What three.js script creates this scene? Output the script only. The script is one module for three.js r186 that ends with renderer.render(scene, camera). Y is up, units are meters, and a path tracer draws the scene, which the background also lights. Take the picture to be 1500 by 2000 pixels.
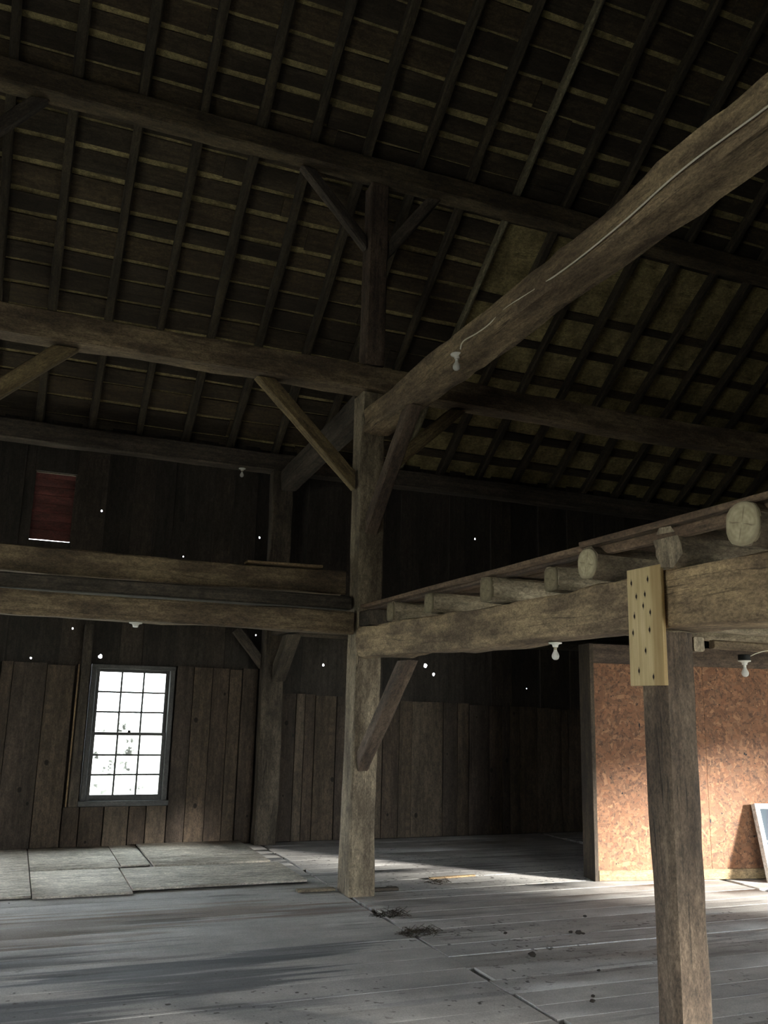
import * as THREE from 'three';
import { mergeGeometries, toCreasedNormals } from 'three/addons/utils/BufferGeometryUtils.js';

// ---------------------------------------------------------------- camera, sky, exposure
const scene = new THREE.Scene();
const camera = new THREE.PerspectiveCamera(60.1, 1500 / 2000, 0.05, 400);
{
  const rad = Math.PI / 180, pitch = 12.4 * rad, roll = 1.4 * rad, yaw = 22.0 * rad;
  const F = new THREE.Vector3(Math.sin(yaw) * Math.cos(pitch), Math.sin(pitch), -Math.cos(yaw) * Math.cos(pitch));
  const R = new THREE.Vector3(Math.cos(yaw), 0, Math.sin(yaw));
  const U = new THREE.Vector3().crossVectors(R, F);
  const R2 = R.clone().multiplyScalar(Math.cos(roll)).addScaledVector(U, Math.sin(roll));
  const U2 = U.clone().multiplyScalar(Math.cos(roll)).addScaledVector(R, -Math.sin(roll));
  camera.position.set(0, 1.6, 0);
  camera.quaternion.setFromRotationMatrix(new THREE.Matrix4().makeBasis(R2, U2, F.clone().negate()));
}
scene.add(camera);
scene.background = new THREE.Color().setRGB(0.88, 0.95, 1.0);   // even overcast sky
scene.backgroundIntensity = 1.0;
const renderer = new THREE.WebGLRenderer({ antialias: true });
renderer.toneMapping = THREE.LinearToneMapping;
renderer.toneMappingExposure = 15.5;
// hazy low sun: reaches in only through the opening at the right end, under the loft
const sun = new THREE.DirectionalLight(new THREE.Color().setRGB(1.0, 0.96, 0.89), 2.0);
{ const e = 0.19, a = 0.785; sun.position.set(Math.cos(e) * Math.cos(a) * 40, Math.sin(e) * 40, Math.cos(e) * Math.sin(a) * 40).add(new THREE.Vector3(6, 0, -7)); sun.target.position.set(6, 0, -7); }
sun.castShadow = true; sun.shadow.radius = 14; sun.shadow.mapSize.set(2048, 2048); Object.assign(sun.shadow.camera, { left: -20, right: 20, top: 20, bottom: -20, far: 90 });
scene.add(sun, sun.target);
renderer.shadowMap.enabled = true;

// ---------------------------------------------------------------- random and noise
function rng(a) { return () => { a |= 0; a = a + 0x6D2B79F5 | 0; let t = Math.imul(a ^ a >>> 15, 1 | a); t = t + Math.imul(t ^ t >>> 7, 61 | t) ^ t; return ((t ^ t >>> 14) >>> 0) / 4294967296; }; }
const rand = rng(20240611);
const between = (a, b, r = rand) => a + (b - a) * r();
function hash(x, y, s) { let h = Math.imul(x, 374761393) + Math.imul(y, 668265263) + Math.imul(s, 974634777) | 0; h = Math.imul(h ^ h >>> 13, 1274126177); return ((h ^ h >>> 16) >>> 0) / 4294967296; }
const sm = (t) => t * t * (3 - 2 * t), clamp = (x, a = 0, b = 1) => Math.min(b, Math.max(a, x)), step = (a, b, x) => sm(clamp((x - a) / (b - a)));
function vn(x, y, px, py, s) {              // value noise that repeats every px, py cells
  const xi = Math.floor(x), yi = Math.floor(y), fx = sm(x - xi), fy = sm(y - yi);
  const m = (a, p) => ((a % p) + p) % p, x0 = m(xi, px), x1 = m(xi + 1, px), y0 = m(yi, py), y1 = m(yi + 1, py);
  const a = hash(x0, y0, s), b = hash(x1, y0, s), c = hash(x0, y1, s), d = hash(x1, y1, s);
  return a + (b - a) * fx + (c - a) * fy + (a - b - c + d) * fx * fy;
}
function fb(u, v, fx, fy, o, s) { let t = 0, a = 0.5, n = 0; for (let i = 0; i < o; i++) { t += a * vn(u * fx, v * fy, fx, fy, s + i * 17); n += a; a *= 0.5; fx *= 2; fy *= 2; } return t / n; }

// ---------------------------------------------------------------- textures
const hex = (h) => [h >> 16 & 255, h >> 8 & 255, h & 255];
function tex(W, H, fn, mu, mv, srgb = true) {   // fn(u, v) -> [r, g, b] 0..255; one repeat measures mu x mv metres
  const d = new Uint8Array(W * H * 4);
  for (let j = 0; j < H; j++) for (let i = 0; i < W; i++) { const c = fn(i / W, j / H, i, j), k = (j * W + i) * 4; d[k] = clamp(c[0], 0, 255); d[k + 1] = clamp(c[1], 0, 255); d[k + 2] = clamp(c[2], 0, 255); d[k + 3] = 255; }
  const t = new THREE.DataTexture(d, W, H, THREE.RGBAFormat);
  t.wrapS = t.wrapT = THREE.RepeatWrapping; t.magFilter = THREE.LinearFilter; t.minFilter = THREE.LinearMipmapLinearFilter; t.generateMipmaps = true;
  if (srgb) t.colorSpace = THREE.SRGBColorSpace;
  t.repeat.set(1 / mu, 1 / mv); t.needsUpdate = true;
  return t;
}
const lerp3 = (a, b, t) => [a[0] + (b[0] - a[0]) * t, a[1] + (b[1] - a[1]) * t, a[2] + (b[2] - a[2]) * t];
// wood: grain runs along u; dark and light tones; knots, cracks and saw marks
function wood(seed, dark, light, o = {}) {
  const { W = 512, H = 256, mu = 2.4, mv = 0.6, knots = 0, cracks = 0.5, mottle = 0.5, saw = 0, bump = 0.003, rough = 0.92, stain = 0, stainColor = 0x1a1712, grit: o_grit = 0.55 } = o;
  const r = rng(seed), D = hex(dark), L = hex(light), S = hex(stainColor), K = [];
  for (let i = 0; i < knots; i++) K.push([r(), r(), between(0.010, 0.026, r)]);
  const cell = new Float32Array(W * H);
  const col = (u, v, i, j) => {
    let vv = v + 0.02 * (fb(u, v, 3, 4, 2, seed + 5) - 0.5), kn = 0;
    for (const [a, b, s] of K) { let du = Math.abs(u - a), dv = Math.abs(v - b); du = Math.min(du, 1 - du) * mu; dv = Math.min(dv, 1 - dv) * mv; const q = Math.hypot(du * 0.75, dv) / s; if (q < 4) { kn = Math.max(kn, 1 - step(0.75, 1.15, q)); vv += 0.012 * Math.exp(-q) * (v > b ? 1 : -1); } }
    const g = 0.45 * fb(u, vv, 3, 40, 3, seed) + 0.55 * fb(u, vv, 5, 14, 3, seed + 3);
    const m = fb(u, v, 6, 5, 4, seed + 9), cr = fb(u, vv, 2, 26, 2, seed + 31);
    let t = step(0.22, 0.8, g * (1 - mottle) + m * mottle);
    let c = lerp3(D, L, t), h = 0.35 + 0.4 * g + 0.25 * m;
    const crack = cracks * (1 - step(0.0, 0.035, Math.abs(cr - 0.5))) * step(0.42, 0.6, fb(u, v, 5, 6, 2, seed + 44));
    c = lerp3(c, [D[0] * 0.4, D[1] * 0.4, D[2] * 0.4], crack * 0.75); h -= crack * 0.45;
    if (saw) { const w = Math.sin((u * 46 + 0.5 * fb(u, v, 8, 3, 2, seed + 71)) * Math.PI * 2); h += saw * w * 0.2; c = lerp3(c, D, saw * 0.25 * (0.5 + 0.5 * w)); }
    if (stain) { const st = step(0.5, 0.62, 0.6 * fb(u, v, 3, 8, 4, seed + 88) + 0.4 * fb(u, v, 6, 40, 2, seed + 91)); c = lerp3(c, S, stain * st); }
    c = lerp3(c, [D[0] * 0.35, D[1] * 0.3, D[2] * 0.28], kn * 0.85); h -= kn * 0.1;
    const grit = 1 + o_grit * ((hash(i, j, seed + 2) - 0.5) * 0.5 + (vn(u * W / 3, v * H / 3, Math.round(W / 3), Math.round(H / 3), seed + 61) - 0.5) * 0.55 + (vn(u * W / 12, v * H / 9, Math.round(W / 12), Math.round(H / 9), seed + 63) - 0.5) * 0.45);
    cell[j * W + i] = clamp(h + (grit - 1) * 0.25);
    return [c[0] * grit, c[1] * grit, c[2] * grit];
  };
  const map = tex(W, H, col, mu, mv);
  const bm = tex(W, H, (u, v, i, j) => { const k = 255 * cell[j * W + i]; return [k, k, k]; }, mu, mv, false);
  return new THREE.MeshStandardMaterial({ map, bumpMap: bm, bumpScale: bump, roughness: rough });
}
const tinted = (m, f, g = f, b = f) => { const c = m.clone(); c.color.setRGB(f, g, b); return c; };
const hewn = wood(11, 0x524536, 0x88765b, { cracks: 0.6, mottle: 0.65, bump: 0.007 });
const hewnLit = tinted(hewn, 1.45), hewnLitMore = tinted(hewn, 1.75, 1.7, 1.6);  // brighter copies of hewn: side light on these beams put into the colour
const hewnGrey = wood(12, 0x5c5142, 0x94866f, { cracks: 0.7, mottle: 0.65, bump: 0.006 });
const hewnDark = wood(13, 0x38322a, 0x5c5246, { cracks: 0.5, bump: 0.005 });
const hewnRed = wood(14, 0x43372e, 0x6b5b4b, { cracks: 0.5, mottle: 0.6, bump: 0.005 });
const postBrown = wood(18, 0x493d32, 0x6f604f, { cracks: 0.8, mottle: 0.65, bump: 0.006 });
const poleWood = wood(15, 0x302a20, 0x4c4332, { cracks: 0.4, bump: 0.003 });
const poleLit = wood(16, 0x585140, 0x7f775f, { cracks: 0.3, bump: 0.003 });
const braceWood = wood(17, 0x54462f, 0x81704f, { cracks: 0.5, bump: 0.005 });
const sideDark = [wood(21, 0x2a251f, 0x3f3831, { cracks: 0.3, bump: 0.002 }), wood(22, 0x302a23, 0x483f36, { cracks: 0.3, saw: 0.4, bump: 0.002 }), wood(23, 0x25211c, 0x39322b, { cracks: 0.4, bump: 0.002 })];
const wains = [wood(31, 0x3c3328, 0x574a3c, { knots: 3, cracks: 0.3, bump: 0.002 }), wood(32, 0x372e25, 0x524538, { knots: 4, cracks: 0.3, bump: 0.002 }), wood(33, 0x41382d, 0x5d5143, { knots: 2, cracks: 0.2, bump: 0.002 }), wood(34, 0x332b23, 0x4c4137, { knots: 5, cracks: 0.4, bump: 0.002 })];
const roofBoard = [wood(41, 0x2e271c, 0x4a3f2e, { cracks: 0.4, bump: 0.003 }), wood(42, 0x372d20, 0x524631, { cracks: 0.4, saw: 0.4, bump: 0.003 }), wood(43, 0x282117, 0x403628, { cracks: 0.4, bump: 0.003 })];
// floor: one worn grey surface measured in metres of the barn, so that patches run on across the planks
const FLOOR_PATCHES = [   // [x, z, half length, half width, strength, r, g, b]: dark grey and brown patches seen on the planks
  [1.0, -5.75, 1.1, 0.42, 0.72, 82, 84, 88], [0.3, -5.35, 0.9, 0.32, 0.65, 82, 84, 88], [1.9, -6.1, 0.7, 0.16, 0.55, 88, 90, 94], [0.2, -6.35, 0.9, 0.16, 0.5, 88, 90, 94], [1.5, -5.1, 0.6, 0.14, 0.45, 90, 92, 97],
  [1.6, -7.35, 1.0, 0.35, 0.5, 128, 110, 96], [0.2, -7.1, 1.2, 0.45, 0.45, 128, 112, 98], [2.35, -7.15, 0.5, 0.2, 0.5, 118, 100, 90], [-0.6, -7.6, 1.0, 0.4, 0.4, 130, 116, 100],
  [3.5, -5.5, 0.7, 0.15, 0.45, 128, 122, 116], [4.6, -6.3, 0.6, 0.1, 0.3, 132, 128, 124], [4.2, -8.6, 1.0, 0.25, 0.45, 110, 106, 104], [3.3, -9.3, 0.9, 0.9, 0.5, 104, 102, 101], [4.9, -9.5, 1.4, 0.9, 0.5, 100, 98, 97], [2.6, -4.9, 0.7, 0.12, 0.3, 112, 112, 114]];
const floorMaps = (() => {
  const N = 1600, S = 8, hgt = new Float32Array(N * N);
  const map = tex(N, N, (u, v, i, j) => {
    const x = -1.5 + u * S, z = -8.8 + v * S;
    const g = 0.5 * fb(u, v, 10, 170, 3, 901) + 0.5 * fb(u, v, 16, 60, 3, 902), m = fb(u, v, 14, 20, 4, 903), dust = fb(u, v, 60, 70, 3, 904);
    let c = lerp3([156, 154, 150], [206, 203, 198], clamp(0.5 + 0.75 * (g - 0.5) + 0.8 * (m - 0.5) + 0.5 * (dust - 0.5)));
    for (const [sx, sz, a, b, k, r0, g0, b0] of FLOOR_PATCHES) {
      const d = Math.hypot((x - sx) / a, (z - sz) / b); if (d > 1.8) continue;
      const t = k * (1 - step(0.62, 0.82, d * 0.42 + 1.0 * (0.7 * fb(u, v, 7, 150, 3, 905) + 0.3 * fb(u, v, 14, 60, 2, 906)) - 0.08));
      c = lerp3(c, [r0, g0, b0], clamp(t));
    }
    const streak = step(0.66, 0.72, fb(u, v, 12, 200, 2, 907)) * step(0.4, 0.6, fb(u, v, 9, 12, 2, 908)); c = lerp3(c, [92, 90, 88], streak * 0.35);
    const dirty = step(0.45, 0.62, fb(u, v, 7, 9, 3, 911)), bit = step(x > 2.9 ? 0.75 : 0.82, x > 2.9 ? 0.8 : 0.86, fb(u, v, 220, 260, 2, 909)) * dirty; c = lerp3(c, [58, 54, 50], bit * 0.7);
    const grit = 1 + (hash(i, j, 910) - 0.5) * 0.16; hgt[j * N + i] = clamp(0.3 + 0.3 * g + 0.2 * m + 0.25 * dust - 0.3 * streak + 0.2 * bit);
    return [c[0] * grit, c[1] * grit, c[2] * grit];
  }, S, S);
  const bm = tex(N, N, (u, v, i, j) => { const k = 255 * hgt[j * N + i]; return [k, k, k]; }, S, S, false);
  for (const t of [map, bm]) t.offset.set(1.5 / S, 8.8 / S);
  return { map, bumpMap: bm };
})();
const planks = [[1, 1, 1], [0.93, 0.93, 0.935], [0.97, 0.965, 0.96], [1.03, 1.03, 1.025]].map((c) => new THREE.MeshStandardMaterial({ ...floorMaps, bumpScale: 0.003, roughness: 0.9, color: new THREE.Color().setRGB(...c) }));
const pine = wood(61, 0xb89f6c, 0xd9c591, { cracks: 0.15, mottle: 0.35, bump: 0.001, rough: 0.8 });
const pineBoard = wood(62, 0x75614a, 0x9a845f, { cracks: 0.2, mottle: 0.4, bump: 0.001, rough: 0.85 });
const trimDark = wood(63, 0x2c251d, 0x4a3f32, { cracks: 0.3, bump: 0.002 });
const deckWood = wood(64, 0x544334, 0x806b56, { cracks: 0.4, bump: 0.003 });
const ply = [wood(65, 0xb3ab9c, 0xd2cabb, { mu: 2.4, mv: 1.2, H: 512, cracks: 0.05, mottle: 0.7, bump: 0.001, stain: 0.35, stainColor: 0x857d70 }), wood(66, 0xaaa293, 0xc9c1b2, { mu: 2.4, mv: 1.2, H: 512, cracks: 0.05, mottle: 0.7, bump: 0.001, stain: 0.45, stainColor: 0x7a7266 })];
const shingle = wood(67, 0x6a5f40, 0xa6976a, { mu: 1.2, mv: 1.2, H: 512, cracks: 0.4, mottle: 0.7, bump: 0.004 });
const redPaint = wood(68, 0x42211d, 0x5b302a, { cracks: 0.2, mottle: 0.6, bump: 0.001, rough: 0.85 });
const joistPale = wood(73, 0x7a6e5a, 0xa99b83, { cracks: 0.3, mottle: 0.6, bump: 0.003 });
const endGrain = (() => {     // log end: rings and radial checks, uv 0..1 over the face
  const m = tex(256, 256, (u, v, i, j) => { const x = u - 0.5, y = v - 0.5, r = Math.hypot(x, y) + 0.02 * fb(u, v, 4, 4, 3, 77), a = Math.atan2(y, x); let c = lerp3(hex(0x968b6e), hex(0xc4b897), 0.5 + 0.1 * Math.sin(r * 60 + 4 * fb(u, v, 6, 6, 3, 9)) + 0.9 * (fb(u, v, 8, 8, 3, 5) - 0.5)); const ch = Math.pow(Math.abs(Math.cos(a * 2 + 0.25 + 0.6 * fb(u, v, 4, 4, 2, 6))), 120) * step(0.0, 0.1, r) * (1 - step(0.25, 0.45, r)); c = lerp3(c, hex(0x5a5040), 0.55 * ch); c = lerp3(c, hex(0x8a8068), step(0.36, 0.5, r) * 0.7); const g = (hash(i, j, 8) - 0.5) * 14; return [c[0] + g, c[1] + g, c[2] + g]; }, 1, 1);
  return new THREE.MeshStandardMaterial({ map: m, roughness: 0.95 });
})();
const endGrey = endGrain.clone(); endGrey.color.setRGB(0.5, 0.48, 0.46);
const osb = (() => {          // pressed wood flakes
  const W = 1024, H = 1024, M = 1.6, d = new Float32Array(W * H * 4), r = rng(99), tones = [0x7e5639, 0x795235, 0x845c3f, 0x744e32, 0x815a3c, 0x775034, 0x8a6345, 0x70492e].map(hex);
  for (let k = 0; k < 6000; k++) {
    const cx = r() * W, cy = r() * H, L = between(0.05, 0.12, r) / M * W / 2, B = between(0.018, 0.04, r) / M * W / 2, a = r() * Math.PI, c = tones[Math.floor(r() * 8)], t = between(0.86, 1.1, r), hh = r(), ca = Math.cos(a), sa = Math.sin(a), R = Math.ceil(L + B);
    for (let y = -R; y <= R; y++) for (let x = -R; x <= R; x++) { const p = x * ca + y * sa, q = -x * sa + y * ca; if (Math.abs(p) > L || Math.abs(q) > B) continue; const i = ((Math.floor(cy + y) % H) + H) % H, j = ((Math.floor(cx + x) % W) + W) % W, n = (i * W + j) * 4, e = (Math.abs(p) > L - 1 || q < -B + 1.2) ? 0.86 : 1, s = t * e * (0.93 + 0.14 * hash(Math.floor(q * 2), k, 3)); d[n] = c[0] * s; d[n + 1] = c[1] * s; d[n + 2] = c[2] * s; d[n + 3] = hh; }
  }
  const map = tex(W, H, (u, v, i, j) => { const n = (j * W + i) * 4; const q = (1 - 0.24 * step(0.6, 0.72, fb(u, v, 70, 70, 3, 921))) * (1 + (hash(i, j, 922) - 0.5) * 0.2); return [d[n] * q, d[n + 1] * q, d[n + 2] * q]; }, M, M);
  const bm = tex(W, H, (u, v, i, j) => { const k = 255 * d[(j * W + i) * 4 + 3]; return [k, k, k]; }, M, M, false);
  return new THREE.MeshStandardMaterial({ map, bumpMap: bm, bumpScale: 0.0008, roughness: 0.75 });
})();
const grime = tex(1024, 1024, (u, v, i, j) => {     // dirt spots and smears left on old window glass
  const patch = step(0.56, 0.74, fb(u, v, 5, 5, 3, 301)), spots = step(0.45, 0.7, fb(u, v, 40, 40, 4, 305)), t = patch * spots, c = [255, 255, 255].map((k, q) => 255 * Math.pow(Math.exp(-3.6 * t) * [0.94, 1, 1][q], 1 / 2.2));
  return c;
}, 1.6, 1.6);
const glass = new THREE.MeshPhysicalMaterial({ map: grime, transmission: 1, thickness: 0, roughness: 0.02, ior: 1.5 });
const glassDusty = new THREE.MeshPhysicalMaterial({ color: new THREE.Color().setRGB(0.10, 0.125, 0.15), transmission: 0.25, thickness: 0, roughness: 0.12, ior: 1.5 });
const bulbGlass = new THREE.MeshPhysicalMaterial({ color: 0xe9e7df, roughness: 0.35, transmission: 0.35, thickness: 0 });
const porcelain = new THREE.MeshStandardMaterial({ color: 0xe4e1d6, roughness: 0.35 });
const brass = new THREE.MeshStandardMaterial({ color: 0x9a8f78, roughness: 0.45, metalness: 0.8 });
const cableWhite = new THREE.MeshStandardMaterial({ color: 0xd9d2bd, roughness: 0.6 });
const rust = new THREE.MeshStandardMaterial({ color: 0x2a1d16, roughness: 0.8, metalness: 0.3 });
const iron = new THREE.MeshStandardMaterial({ color: 0x1e1d1c, roughness: 0.6, metalness: 0.6 });
const sashPaint = wood(71, 0x33322e, 0x4b4944, { cracks: 0.25, mottle: 0.4, bump: 0.001, rough: 0.6 });
const whitePaint = wood(72, 0xd9dcd8, 0xf0f2ee, { cracks: 0.15, mottle: 0.3, bump: 0.0008, rough: 0.55 });
const strawMat = new THREE.MeshStandardMaterial({ color: 0x332b20, roughness: 1 });
const dungMat = new THREE.MeshStandardMaterial({ color: 0x2e2822, roughness: 1 });
const groundMat = (() => { const m = tex(512, 512, (u, v) => lerp3(hex(0xa5a394), hex(0xc6c4b6), fb(u, v, 8, 8, 5, 401)), 6, 6); return new THREE.MeshStandardMaterial({ map: m, roughness: 1 }); })();

// ---------------------------------------------------------------- building helpers
const used = {};
function numbered(n) { const k = used[n] = (used[n] ?? -1) + 1; return k ? n + '_' + String(k).padStart(3, '0') : n; }
function mesh(name, geo, mat, parent) { const o = new THREE.Mesh(geo, mat); o.name = numbered(name); o.castShadow = o.receiveShadow = true; parent.add(o); return o; }
function tag(o, label, category, group) { o.userData.label = label; o.userData.category = category; if (group) o.userData.group = group; return o; }
function group(name) { const g = new THREE.Group(); g.name = numbered(name); scene.add(g); return g; }
function structure(name) { const g = group(name); g.userData.kind = 'structure'; return g; }

// A length of timber along local +x from 0 to L, h tall (y), w wide (z), edges cut off by ch.
function timber(L, w, h, o = {}) {
  const { seg = 1, ch = 0.004, amp = 0, bow = 0, sub = 1, seed = 1, prof = null, jag = 0, sag = 0, cut = null } = o;
  const P = [], hw = w / 2, hh = h / 2, corners = [[-hw, -hh], [hw, -hh], [hw, hh], [-hw, hh]];
  for (let k = 0; k < 4; k++) {
    const [ax, ay] = corners[k], [bx, by] = corners[(k + 1) % 4], l = Math.hypot(bx - ax, by - ay), dx = (bx - ax) / l, dy = (by - ay) / l;
    const c = Math.min(ch, l * 0.45), n = sub;
    for (let i = 0; i <= n; i++) { const t = c + (l - 2 * c) * i / n; P.push([ax + dx * t, ay + dy * t]); }
  }
  const n = P.length, per = [0];
  for (let i = 0; i < n; i++) { const a = P[i], b = P[(i + 1) % n]; per.push(per[i] + Math.hypot(b[0] - a[0], b[1] - a[1])); }
  const pos = [], uv = [], idx = [], u0 = hash(seed, 3, 9) * 7, v0 = hash(seed, 5, 11) * 7;
  for (let i = 0; i <= seg; i++) {
    const t = i / seg; let x = t * L; const s = prof ? prof(t) : [1, 1];
    const by = bow * (vn(x * 0.45, 0.3, 64, 64, seed + 7) - 0.5) * 2 - sag * Math.sin(Math.PI * t), bz = bow * (vn(x * 0.4, 3.3, 64, 64, seed + 8) - 0.5) * 2;
    for (let k = 0; k <= n; k++) {
      const p = P[k % n], kk = k % n, q = amp ? amp * ((vn(x * 1.6 + 10, kk * 0.55, 4096, 4096, seed) - 0.5) * 1.3 + (vn(x * 6 + 3, kk * 1.7, 4096, 4096, seed + 1) - 0.5) * 0.7) : 0;
      const r = Math.hypot(p[0], p[1]), z = p[0] * s[1] + bz + q * p[0] / r, y = p[1] * s[0] + by + q * p[1] / r;
      const xx = (i === 0 || i === seg) && jag ? x + jag * (hash(kk, i, seed) - 0.5) : x;
      let cx = 0; if (cut) { const ra = Math.max(0, 1 - x / 0.3), rb = Math.max(0, 1 - (L - x) / 0.3); if (cut[0]) cx -= ra * (y * cut[0][1] + z * cut[0][2]) / cut[0][0]; if (cut[1]) cx -= rb * (y * cut[1][1] + z * cut[1][2]) / cut[1][0]; }
      pos.push(xx + cx, y, z); uv.push(xx + u0, per[k] + v0);
    }
  }
  for (let i = 0; i < seg; i++) for (let k = 0; k < n; k++) { const a = i * (n + 1) + k, b = a + 1, c = a + n + 1, d = c + 1; idx.push(a, c, b, b, c, d); }
  for (const [i, flip] of [[0, false], [seg, true]]) {
    const base = pos.length / 3; let cx = 0, cy = 0, cz = 0;
    for (let k = 0; k < n; k++) { const a = (i * (n + 1) + k) * 3; cx += pos[a] / n; cy += pos[a + 1] / n; cz += pos[a + 2] / n; }
    pos.push(cx, cy, cz); uv.push(u0, v0);
    for (let k = 0; k <= n; k++) { const a = (i * (n + 1) + k % n) * 3; pos.push(pos[a], pos[a + 1], pos[a + 2]); uv.push(u0 + pos[a + 1] - cy, v0 + pos[a + 2] - cz); }
    for (let k = 0; k < n; k++) flip ? idx.push(base, base + 2 + k, base + 1 + k) : idx.push(base, base + 1 + k, base + 2 + k);
  }
  const g = new THREE.BufferGeometry();
  g.setAttribute('position', new THREE.Float32BufferAttribute(pos, 3)); g.setAttribute('uv', new THREE.Float32BufferAttribute(uv, 2)); g.setIndex(idx);
  return toCreasedNormals(g, amp ? 0.7 : 0.3);
}
// Turn a mesh so that its local x runs along dir and its local y is as near to up as it can be.
function aim(o, at, dir, up = [0, 1, 0]) {
  const X = new THREE.Vector3(...dir).normalize(), Z = new THREE.Vector3().crossVectors(X, new THREE.Vector3(...up)).normalize(), Y = new THREE.Vector3().crossVectors(Z, X);
  o.quaternion.setFromRotationMatrix(new THREE.Matrix4().makeBasis(X, Y, Z)); o.position.set(...at); return o;
}
// Hewn timber between two points of its axis (h: size along "up", w: size across).
let nextSeed = 100;
function beam(name, a, b, w, h, mat, o = {}, parent = scene) {
  const d = [b[0] - a[0], b[1] - a[1], b[2] - a[2]], L = Math.hypot(...d);
  const up = new THREE.Vector3(...(o.up ?? (Math.abs(d[1]) > 0.95 * L ? [0, 0, 1] : [0, 1, 0]))), X = new THREE.Vector3(...d).normalize(), Zv = new THREE.Vector3().crossVectors(X, up).normalize(), Yv = new THREE.Vector3().crossVectors(Zv, X);
  const cut = o.cuts?.map((n) => { if (!n) return null; const v = new THREE.Vector3(...n); return [v.dot(X), v.dot(Yv), v.dot(Zv)]; });
  const g = timber(L, w, h, { cut, seg: Math.max(2, Math.round(L / 0.14)), ch: 0.014, amp: 0.016, bow: 0.012, sub: 3, jag: 0.006, seed: nextSeed++, ...o });
  return aim(mesh(name, g, mat, parent), a, d, o.up ?? (Math.abs(d[1]) > 0.95 * L ? [0, 0, 1] : [0, 1, 0]));
}
function board(name, L, w, t, mat, parent, at, dir, up, o = {}) { return aim(mesh(name, timber(L, w, t, { ch: 0.003, seed: nextSeed++, ...o }), mat, parent), at, dir, up); }
function boxAt(name, x0, x1, y0, y1, z0, z1, mat, parent, ch = 0.004) {   // box of wood, grain along its longest side
  const s = [x1 - x0, y1 - y0, z1 - z0], k = s.indexOf(Math.max(...s)), m = [(x0 + x1) / 2, (y0 + y1) / 2, (z0 + z1) / 2];
  if (k === 0) return board(name, s[0], s[2], s[1], mat, parent, [x0, m[1], m[2]], [1, 0, 0], [0, 1, 0], { ch });
  if (k === 1) return board(name, s[1], s[0], s[2], mat, parent, [m[0], y0, m[2]], [0, 1, 0], [0, 0, 1], { ch });
  return board(name, s[2], s[0], s[1], mat, parent, [m[0], m[1], z0], [0, 0, 1], [0, 1, 0], { ch });
}
const pick = (a) => a[Math.floor(rand() * a.length)];

// ---------------------------------------------------------------- measures of the barn
const XL = -4.9, XR = 10.75, ZB = -10.75, ZF = 2.95, ZR = -3.9, Y0 = 4.72, SL = 0.75;
const roofY = (z) => Y0 + SL * (z - ZB);            // underside of the rafters on the far slope
const YR = roofY(ZR), COS = 0.8, SIN = 0.6;

// ---------------------------------------------------------------- outside ground
{ const g = new THREE.PlaneGeometry(160, 160, 1, 1); const uv = g.attributes.uv; for (let i = 0; i < uv.count; i++) uv.setXY(i, uv.getX(i) * 160, uv.getY(i) * 160);
  const o = mesh('ground', g, groundMat, scene); o.rotation.x = -Math.PI / 2; o.position.set(3, -0.35, -4); o.userData.kind = 'structure'; o.userData.label = 'grassy ground outside the barn'; }

// added outbuilding, out of the picture: it keeps the low sun off the open front of the barn
{
  const g = group('added_sun_block'); tag(g, 'added wooden outbuilding out of view that blocks the low sun', 'added_sun_block'); g.position.set(11, -0.35, 11);
  for (let k = 0; k < 30; k++) { const h = 3.7; boxAt('board', k * 0.25, k * 0.25 + 0.247, 0, h, 0, 0.03, sideDark[k % 3], g); boxAt('board', k * 0.25, k * 0.25 + 0.247, 0, h, 2.97, 3, sideDark[k % 3], g); }
  for (const x of [0, 7.47]) { const o = mesh('gable_wall', new THREE.ExtrudeGeometry(new THREE.Shape([[0, 0], [3, 0], [3, 3.7], [1.5, 5.3], [0, 3.7]].map((p) => new THREE.Vector2(...p))), { depth: 0.03, bevelEnabled: false }), sideDark[0], g); o.rotation.y = -Math.PI / 2; o.position.x = x + 0.03; }
  for (const q of [1, -1]) { const o = board('roof', 7.9, 2.4, 0.05, roofBoard[0], g, [-0.2, 4.53, 1.5 + q * 0.82], [1, 0, 0], [0, 0.684, q * 0.73]); }
}

// ---------------------------------------------------------------- floor
const floor = structure('floor');
boxAt('subfloor', XL, XR, -0.3, -0.055, ZB, ZF, trimDark, floor);
{
  const joints = [XL, -0.98, 2.86, 6.8, XR];
  let z = ZF - 0.02, row = 0;
  while (z > ZB + 0.03) {
    const w = Math.min(between(0.2, 0.3), z - ZB - 0.005);
    for (let k = 0; k < 4; k++) {
      const x0 = joints[k] + (k === 2 ? between(-0.03, 0.03) : between(-0.1, 0.1)) * (k > 0), x1 = k < 3 ? joints[k + 1] + (k === 1 ? -0.035 : -0.11) : XR;
      const zc = z - w / 2;
      const lift = between(-0.0012, 0.001) - (k === 2 && zc < -5.3 && zc > -5.8 ? 0.004 : 0), tilt = between(-0.003, 0.003);
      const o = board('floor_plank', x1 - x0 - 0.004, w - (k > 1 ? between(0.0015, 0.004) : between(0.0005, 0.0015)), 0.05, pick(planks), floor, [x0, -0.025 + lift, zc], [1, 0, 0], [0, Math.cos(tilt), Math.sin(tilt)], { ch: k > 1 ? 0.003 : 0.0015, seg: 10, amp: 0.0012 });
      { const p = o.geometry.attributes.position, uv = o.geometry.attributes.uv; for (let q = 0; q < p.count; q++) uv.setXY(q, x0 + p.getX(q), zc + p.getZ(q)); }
    }
    z -= w; row++;
  }
}
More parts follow.
